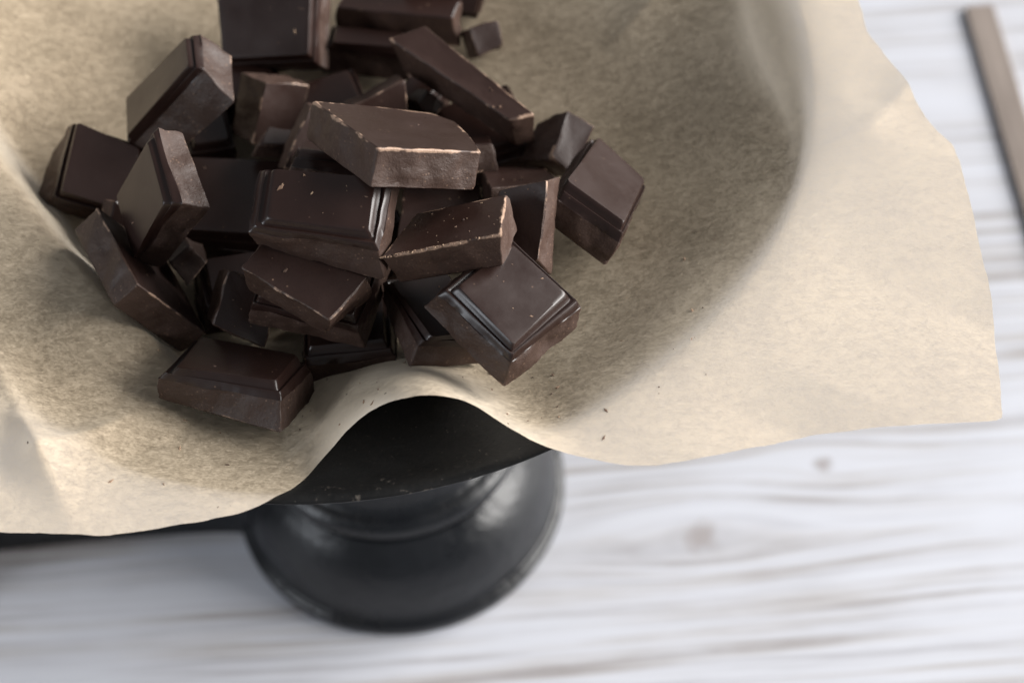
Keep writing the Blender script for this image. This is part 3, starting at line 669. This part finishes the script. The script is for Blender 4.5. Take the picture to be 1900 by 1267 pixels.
def choc_piece(idx, row):
    key, pos, R, T, hs, molded, b, s, t, label = row
    b, s, t = (np.array(q, float) for q in (b, s, t))
    n = len(b); rs = np.random.default_rng(100 + idx)
    steps = [max(6, int(np.linalg.norm(b[(i + 1) % n] - b[i]) / 0.8)) for i in range(n)]
    rings = []   # poly, z, fracture amplitude, wear, corner radius
    ew = 0.8 if molded else (1.5 if key in ('scuffed', 'top_slab') else 1.1)
    rings.append((inset(b, 0.22), 0.0, 0.25, ew * 0.8, 0.5)); rings.append((b, 0.22, 0.6, ew, 0.5))
    nr = 7
    if molded:
        for k in range(1, nr):
            f = k / nr; rings.append((b + (s - b) * f, 0.22 + (hs - 0.22) * f, 1.0, 0.12 + 0.2 * (k == nr - 1), 0.45))
        rings.append((s, hs, 0.75, 0.72, 0.45))
        H = T - hs
        for f, g in ((0.03, 0.05), (0.16, 0.33), (0.24, 0.48), (0.29, 0.535), (0.36, 0.535), (0.42, 0.48), (0.52, 0.45), (0.57, 0.50), (0.68, 0.74), (0.80, 0.945), (0.87, 0.995), (1.0, 1.0)):
            rings.append((s + (t - s) * f, hs + H * g, 0.35 * (1 - f) ** 2, 0.35 if f in (0.29, 0.87) else 0.08, 0.45 + 0.35 * f))
    else:
        for k in range(1, nr + 1):
            f = k / (nr + 1); rings.append((b + (t - b) * f, 0.22 + (T - 0.44) * f, 1.0, 0.10, 0.4))
        rings.append((t, T - 0.25, 0.6, 0.8, 0.5)); rings.append((inset(t, 0.3), T, 0.25, 0.45, 0.5))
    V = []; WR = []; F = []; FM = []
    seed = Vector((idx * 7.3, idx * 3.1, idx * 1.7))
    slope = [(rs.normal() * 0.45, rs.normal() * 0.5) for _ in range(3)]
    m = None
    for poly, z, amp, wear, rnd in rings:
        pts, cor = resample(poly, steps, rnd); m = len(pts); c = poly.mean(0)
        for p, cr in zip(pts, cor):
            q = Vector((p[0], p[1], z)); d = p - c; d = d / max(np.linalg.norm(d), 1e-6)
            a1 = noise.noise(q * 0.16 + seed); a2 = noise.noise(q * 0.55 + seed * 2); a3 = noise.noise(q * 1.9 + seed * 3)
            dis = amp * (0.95 * a1 + 0.36 * a2 + 0.10 * a3)
            dz = 0.0
            if molded and 0.3 < z < hs + 0.4 * (T - hs):
                hk = min(1.0, z / hs); dz = hk * amp * (0.9 * noise.noise(Vector((p[0] * 0.13, p[1] * 0.13, idx * 2.7))) + 0.2 * a2)
            V.append(((p[0] + d[0] * dis) * MM, (p[1] + d[1] * dis) * MM, (z + dz - T / 2) * MM))
            WR.append(max(wear, 0.62 * cr if amp > 0.5 else 0.25 * cr))
    K = len(rings)
    for k in range(K - 1):
        broken = (rings[k][1] < hs - 1e-4) if molded else (0 < k < K - 2 or k == 0)
        for i in range(m):
            j = (i + 1) % m
            F.append((k * m + i, k * m + j, (k + 1) * m + j, (k + 1) * m + i)); FM.append(1 if broken else 0)
    def cap(ring, z, mat, flip, bow):
        base = ring * m; pts = np.array([V[base + i][:2] for i in range(m)]); c = pts.mean(0); prev = base
        for q, fr in enumerate((0.9, 0.7, 0.45, 0.2)):
            st = len(V)
            for i in range(m):
                p = c + (pts[i] - c) * fr
                hz = bow * (1 - fr * fr) + 0.10 * noise.noise(Vector((p[0] / MM * 0.2, p[1] / MM * 0.2, idx * 5.0)))
                if mat == 0: hz *= 0.3
                V.append((p[0], p[1], (z + (hz if not flip else hz) - T / 2) * MM)); WR.append(0.12 if q == 0 else 0.02)
            for i in range(m):
                j = (i + 1) % m; fc = (prev + i, prev + j, st + j, st + i)
                F.append(tuple(reversed(fc)) if flip else fc); FM.append(mat)
            prev = st
        fc = tuple(prev + i for i in range(m)); F.append(tuple(reversed(fc)) if flip else fc); FM.append(mat)
    cap(0, 0.0, 2, True, rs.uniform(0.0, 0.25)); cap(K - 1, T, 0, False, 0.0)
    o = link_mesh('chocolate_piece', V, F, M_CHOC, None, FM, True, 27)
    at = o.data.attributes.new('wear', 'FLOAT', 'POINT'); at.data.foreach_set('value', WR)
    mt = Matrix(((R[0], R[1], R[2]), (R[3], R[4], R[5]), (R[6], R[7], R[8])))
    o.matrix_world = Matrix.Translation((pos[0] * MM, pos[1] * MM, RIM + pos[2] * MM)) @ mt.to_4x4()
    tag(o, label, 'chocolate', 'broken pieces of dark chocolate piled on the paper')
    return o
CH = {}
for i_, row_ in enumerate(PIECES): CH[row_[0]] = (choc_piece(i_, row_), row_)

# ------------------------------------------------------------------ crumbs
M_CRUMB, nt_ = new_mat('chocolate_crumb')
o_ = N(nt_, 'ShaderNodeOutputMaterial'); b_ = N(nt_, 'ShaderNodeBsdfPrincipled', Roughness=0.7); L(nt_, b_, 0, o_, 0)
g_ = N(nt_, 'ShaderNodeNewGeometry'); r_ = ramp(nt_, g_, 'Random Per Island', [(0.0, (0.05, 0.028, 0.02)), (0.5, (0.20, 0.12, 0.08)), (1.0, (0.42, 0.29, 0.19))]); L(nt_, r_, 0, b_, 'Base Color')
def crumbs():
    rnd = random.Random(5); V = []; F = []
    def flake(p, nrm, size, long=1.0):
        nrm = nrm.normalized(); u = nrm.orthogonal().normalized(); w = nrm.cross(u); a0 = rnd.uniform(0, 6.28)
        k = rnd.choice((3, 4, 5)); st = len(V)
        for lay, h, sc in ((0, 0.0, 1.0), (1, rnd.uniform(0.25, 0.6), 0.7)):
            for i in range(k):
                a = a0 + 6.283 * i / k; r = size * rnd.uniform(0.6, 1.1) * sc
                x = r * math.cos(a - a0) * long; y = r * math.sin(a - a0)
                x, y = x * math.cos(a0) - y * math.sin(a0), x * math.sin(a0) + y * math.cos(a0)
                V.append(tuple(p + (u * x + w * y + nrm * (h * size - 0.0001 * (lay == 0) * 1)) ))
        for i in range(k):
            j = (i + 1) % k; F.append((st + i, st + j, st + k + j, st + k + i))
        F.append(tuple(st + k + i for i in range(k))); F.append(tuple(reversed([st + i for i in range(k)])))
    def on(key, cnt, top, smax=0.55):
        o, row = CH[key]; T = row[3]; poly = np.array(row[8 if top else 6]); c = poly.mean(0); n = len(poly)
        for _ in range(max(2, int(cnt * 0.65))):
            i = rnd.randrange(n); a = poly[i]; b = poly[(i + 1) % n]; t = rnd.random(); f = math.sqrt(rnd.random()) * 0.95
            p = c + ((a + (b - a) * t) - c) * f
            q = Vector((p[0] * MM, p[1] * MM, (T / 2 if top else -T / 2) * MM)); nr = Vector((0, 0, 1 if top else -1))
            sz = rnd.choice((0.07, 0.09, 0.12, 0.16, 0.22, smax * 0.6)) * MM
            flake(o.matrix_world @ q, o.matrix_world.to_3x3() @ nr, sz, rnd.choice((1, 1, 1.8, 2.6)))
    on('centre', 20, True, 0.7); on('front_right', 16, True, 0.6); on('slab_back_up', 12, False); on('scuffed', 30, False, 0.5)
    on('top_slab', 12, False, 0.4); on('front_left', 6, True, 0.4); on('top_left', 5, True); on('under_dark', 6, True); on('right', 3, True, 0.3)
    on('specked_dark', 16, False); on('standing_left', 3, True, 0.3); on('long_top', 8, False, 0.8); on('swirl', 8, False)
    on('standing_right', 8, False, 0.3); on('left_diagonal', 8, False, 0.3); on('low_left', 8, False, 0.3); on('front_notch', 5, True, 0.3)
    # rubbed ridge of the scuffed chunk and the pale corner at its tip
    o, row = CH['scuffed']; pb = np.array(row[6]); T = row[3]
    for _ in range(90):
        t = rnd.random() ** 1.8; p = pb[0] + (pb[3] - pb[0]) * t
        if row[6][0] == row[6][3]: break
        q = Vector((p[0] * MM + rnd.gauss(0, 0.25) * MM, p[1] * MM + rnd.gauss(0, 0.25) * MM, (-T / 2 - 0.02) * MM))
        flake(o.matrix_world @ q, o.matrix_world.to_3x3() @ Vector((0, 0, -1)), rnd.choice((0.08, 0.12, 0.16, 0.22)) * MM, rnd.choice((1, 1.6)))
    for _ in range(110):
        a = math.radians(rnd.gauss(-80, 22)); r = rnd.uniform(55, 104)
        if r > np.interp(-math.degrees(a), [-e[0] for e in EDGE], [e[1] for e in EDGE]) - 1.5: continue
        x, y = r * math.cos(a), r * math.sin(a); z = float(paper_z(x, y))
        flake(Vector((x * MM, y * MM, RIM + z * MM)), Vector((0, 0, 1)), rnd.choice((0.1, 0.15, 0.22, 0.3)) * MM, rnd.choice((1, 2.2, 3.0)))
    o = link_mesh('chocolate_crumbs', V, F, M_CRUMB, smooth=False)
    tag(o, 'fine pale chocolate crumbs scattered over pieces and paper', 'crumbs', None, 'stuff')
crumbs()

# ------------------------------------------------------------------ wooden strip at the table's far right
M_STRIP, nt_ = new_mat('brown_wood')
o_ = N(nt_, 'ShaderNodeOutputMaterial'); b_ = N(nt_, 'ShaderNodeBsdfPrincipled', Roughness=0.6); L(nt_, b_, 0, o_, 0)
t_ = N(nt_, 'ShaderNodeTexCoord'); mp_ = N(nt_, 'ShaderNodeMapping'); mp_.inputs['Scale'].default_value = (1, 0.08, 1); L(nt_, t_, 'Object', mp_, 0)
n_ = N(nt_, 'ShaderNodeTexNoise', Scale=400.0, Detail=4.0); L(nt_, mp_, 0, n_, 'Vector')
r_ = ramp(nt_, n_, 'Fac', [(0.3, (0.15, 0.122, 0.105)), (0.7, (0.24, 0.20, 0.175))]); L(nt_, r_, 0, b_, 'Base Color')
def strip():
    v = []; f = []; sec = [(-4.6, 0.1), (-4.6, 0.9), (-4.2, 1.3), (4.2, 1.3), (4.6, 0.9), (4.6, 0.1)]
    ys = [-52, -51.4, -50, 0, 50, 51.4, 52]
    for y in ys:
        e = 0.86 if abs(y) == 52 else 0.96 if abs(y) == 51.4 else 1
        for x, z in sec: v.append((x * e * MM, y * MM, z * (0.9 + 0.1 * e) * MM))
    m = len(sec)
    for i in range(len(ys) - 1):
        for k in range(m):
            a = i * m + k; b = i * m + (k + 1) % m; f.append((a, a + m, b + m, b))
    f.append(tuple(range(m))); f.append(tuple(reversed([(len(ys) - 1) * m + k for k in range(m)])))
    o = link_mesh('wooden_strip', v, f, M_STRIP, angle=30)
    o.location = (0.1845, 0.106, 0.0003); o.rotation_euler = (0, 0, math.radians(1))
    tag(o, 'narrow brown wooden strip lying on the table at the upper right', 'wood strip')
strip()
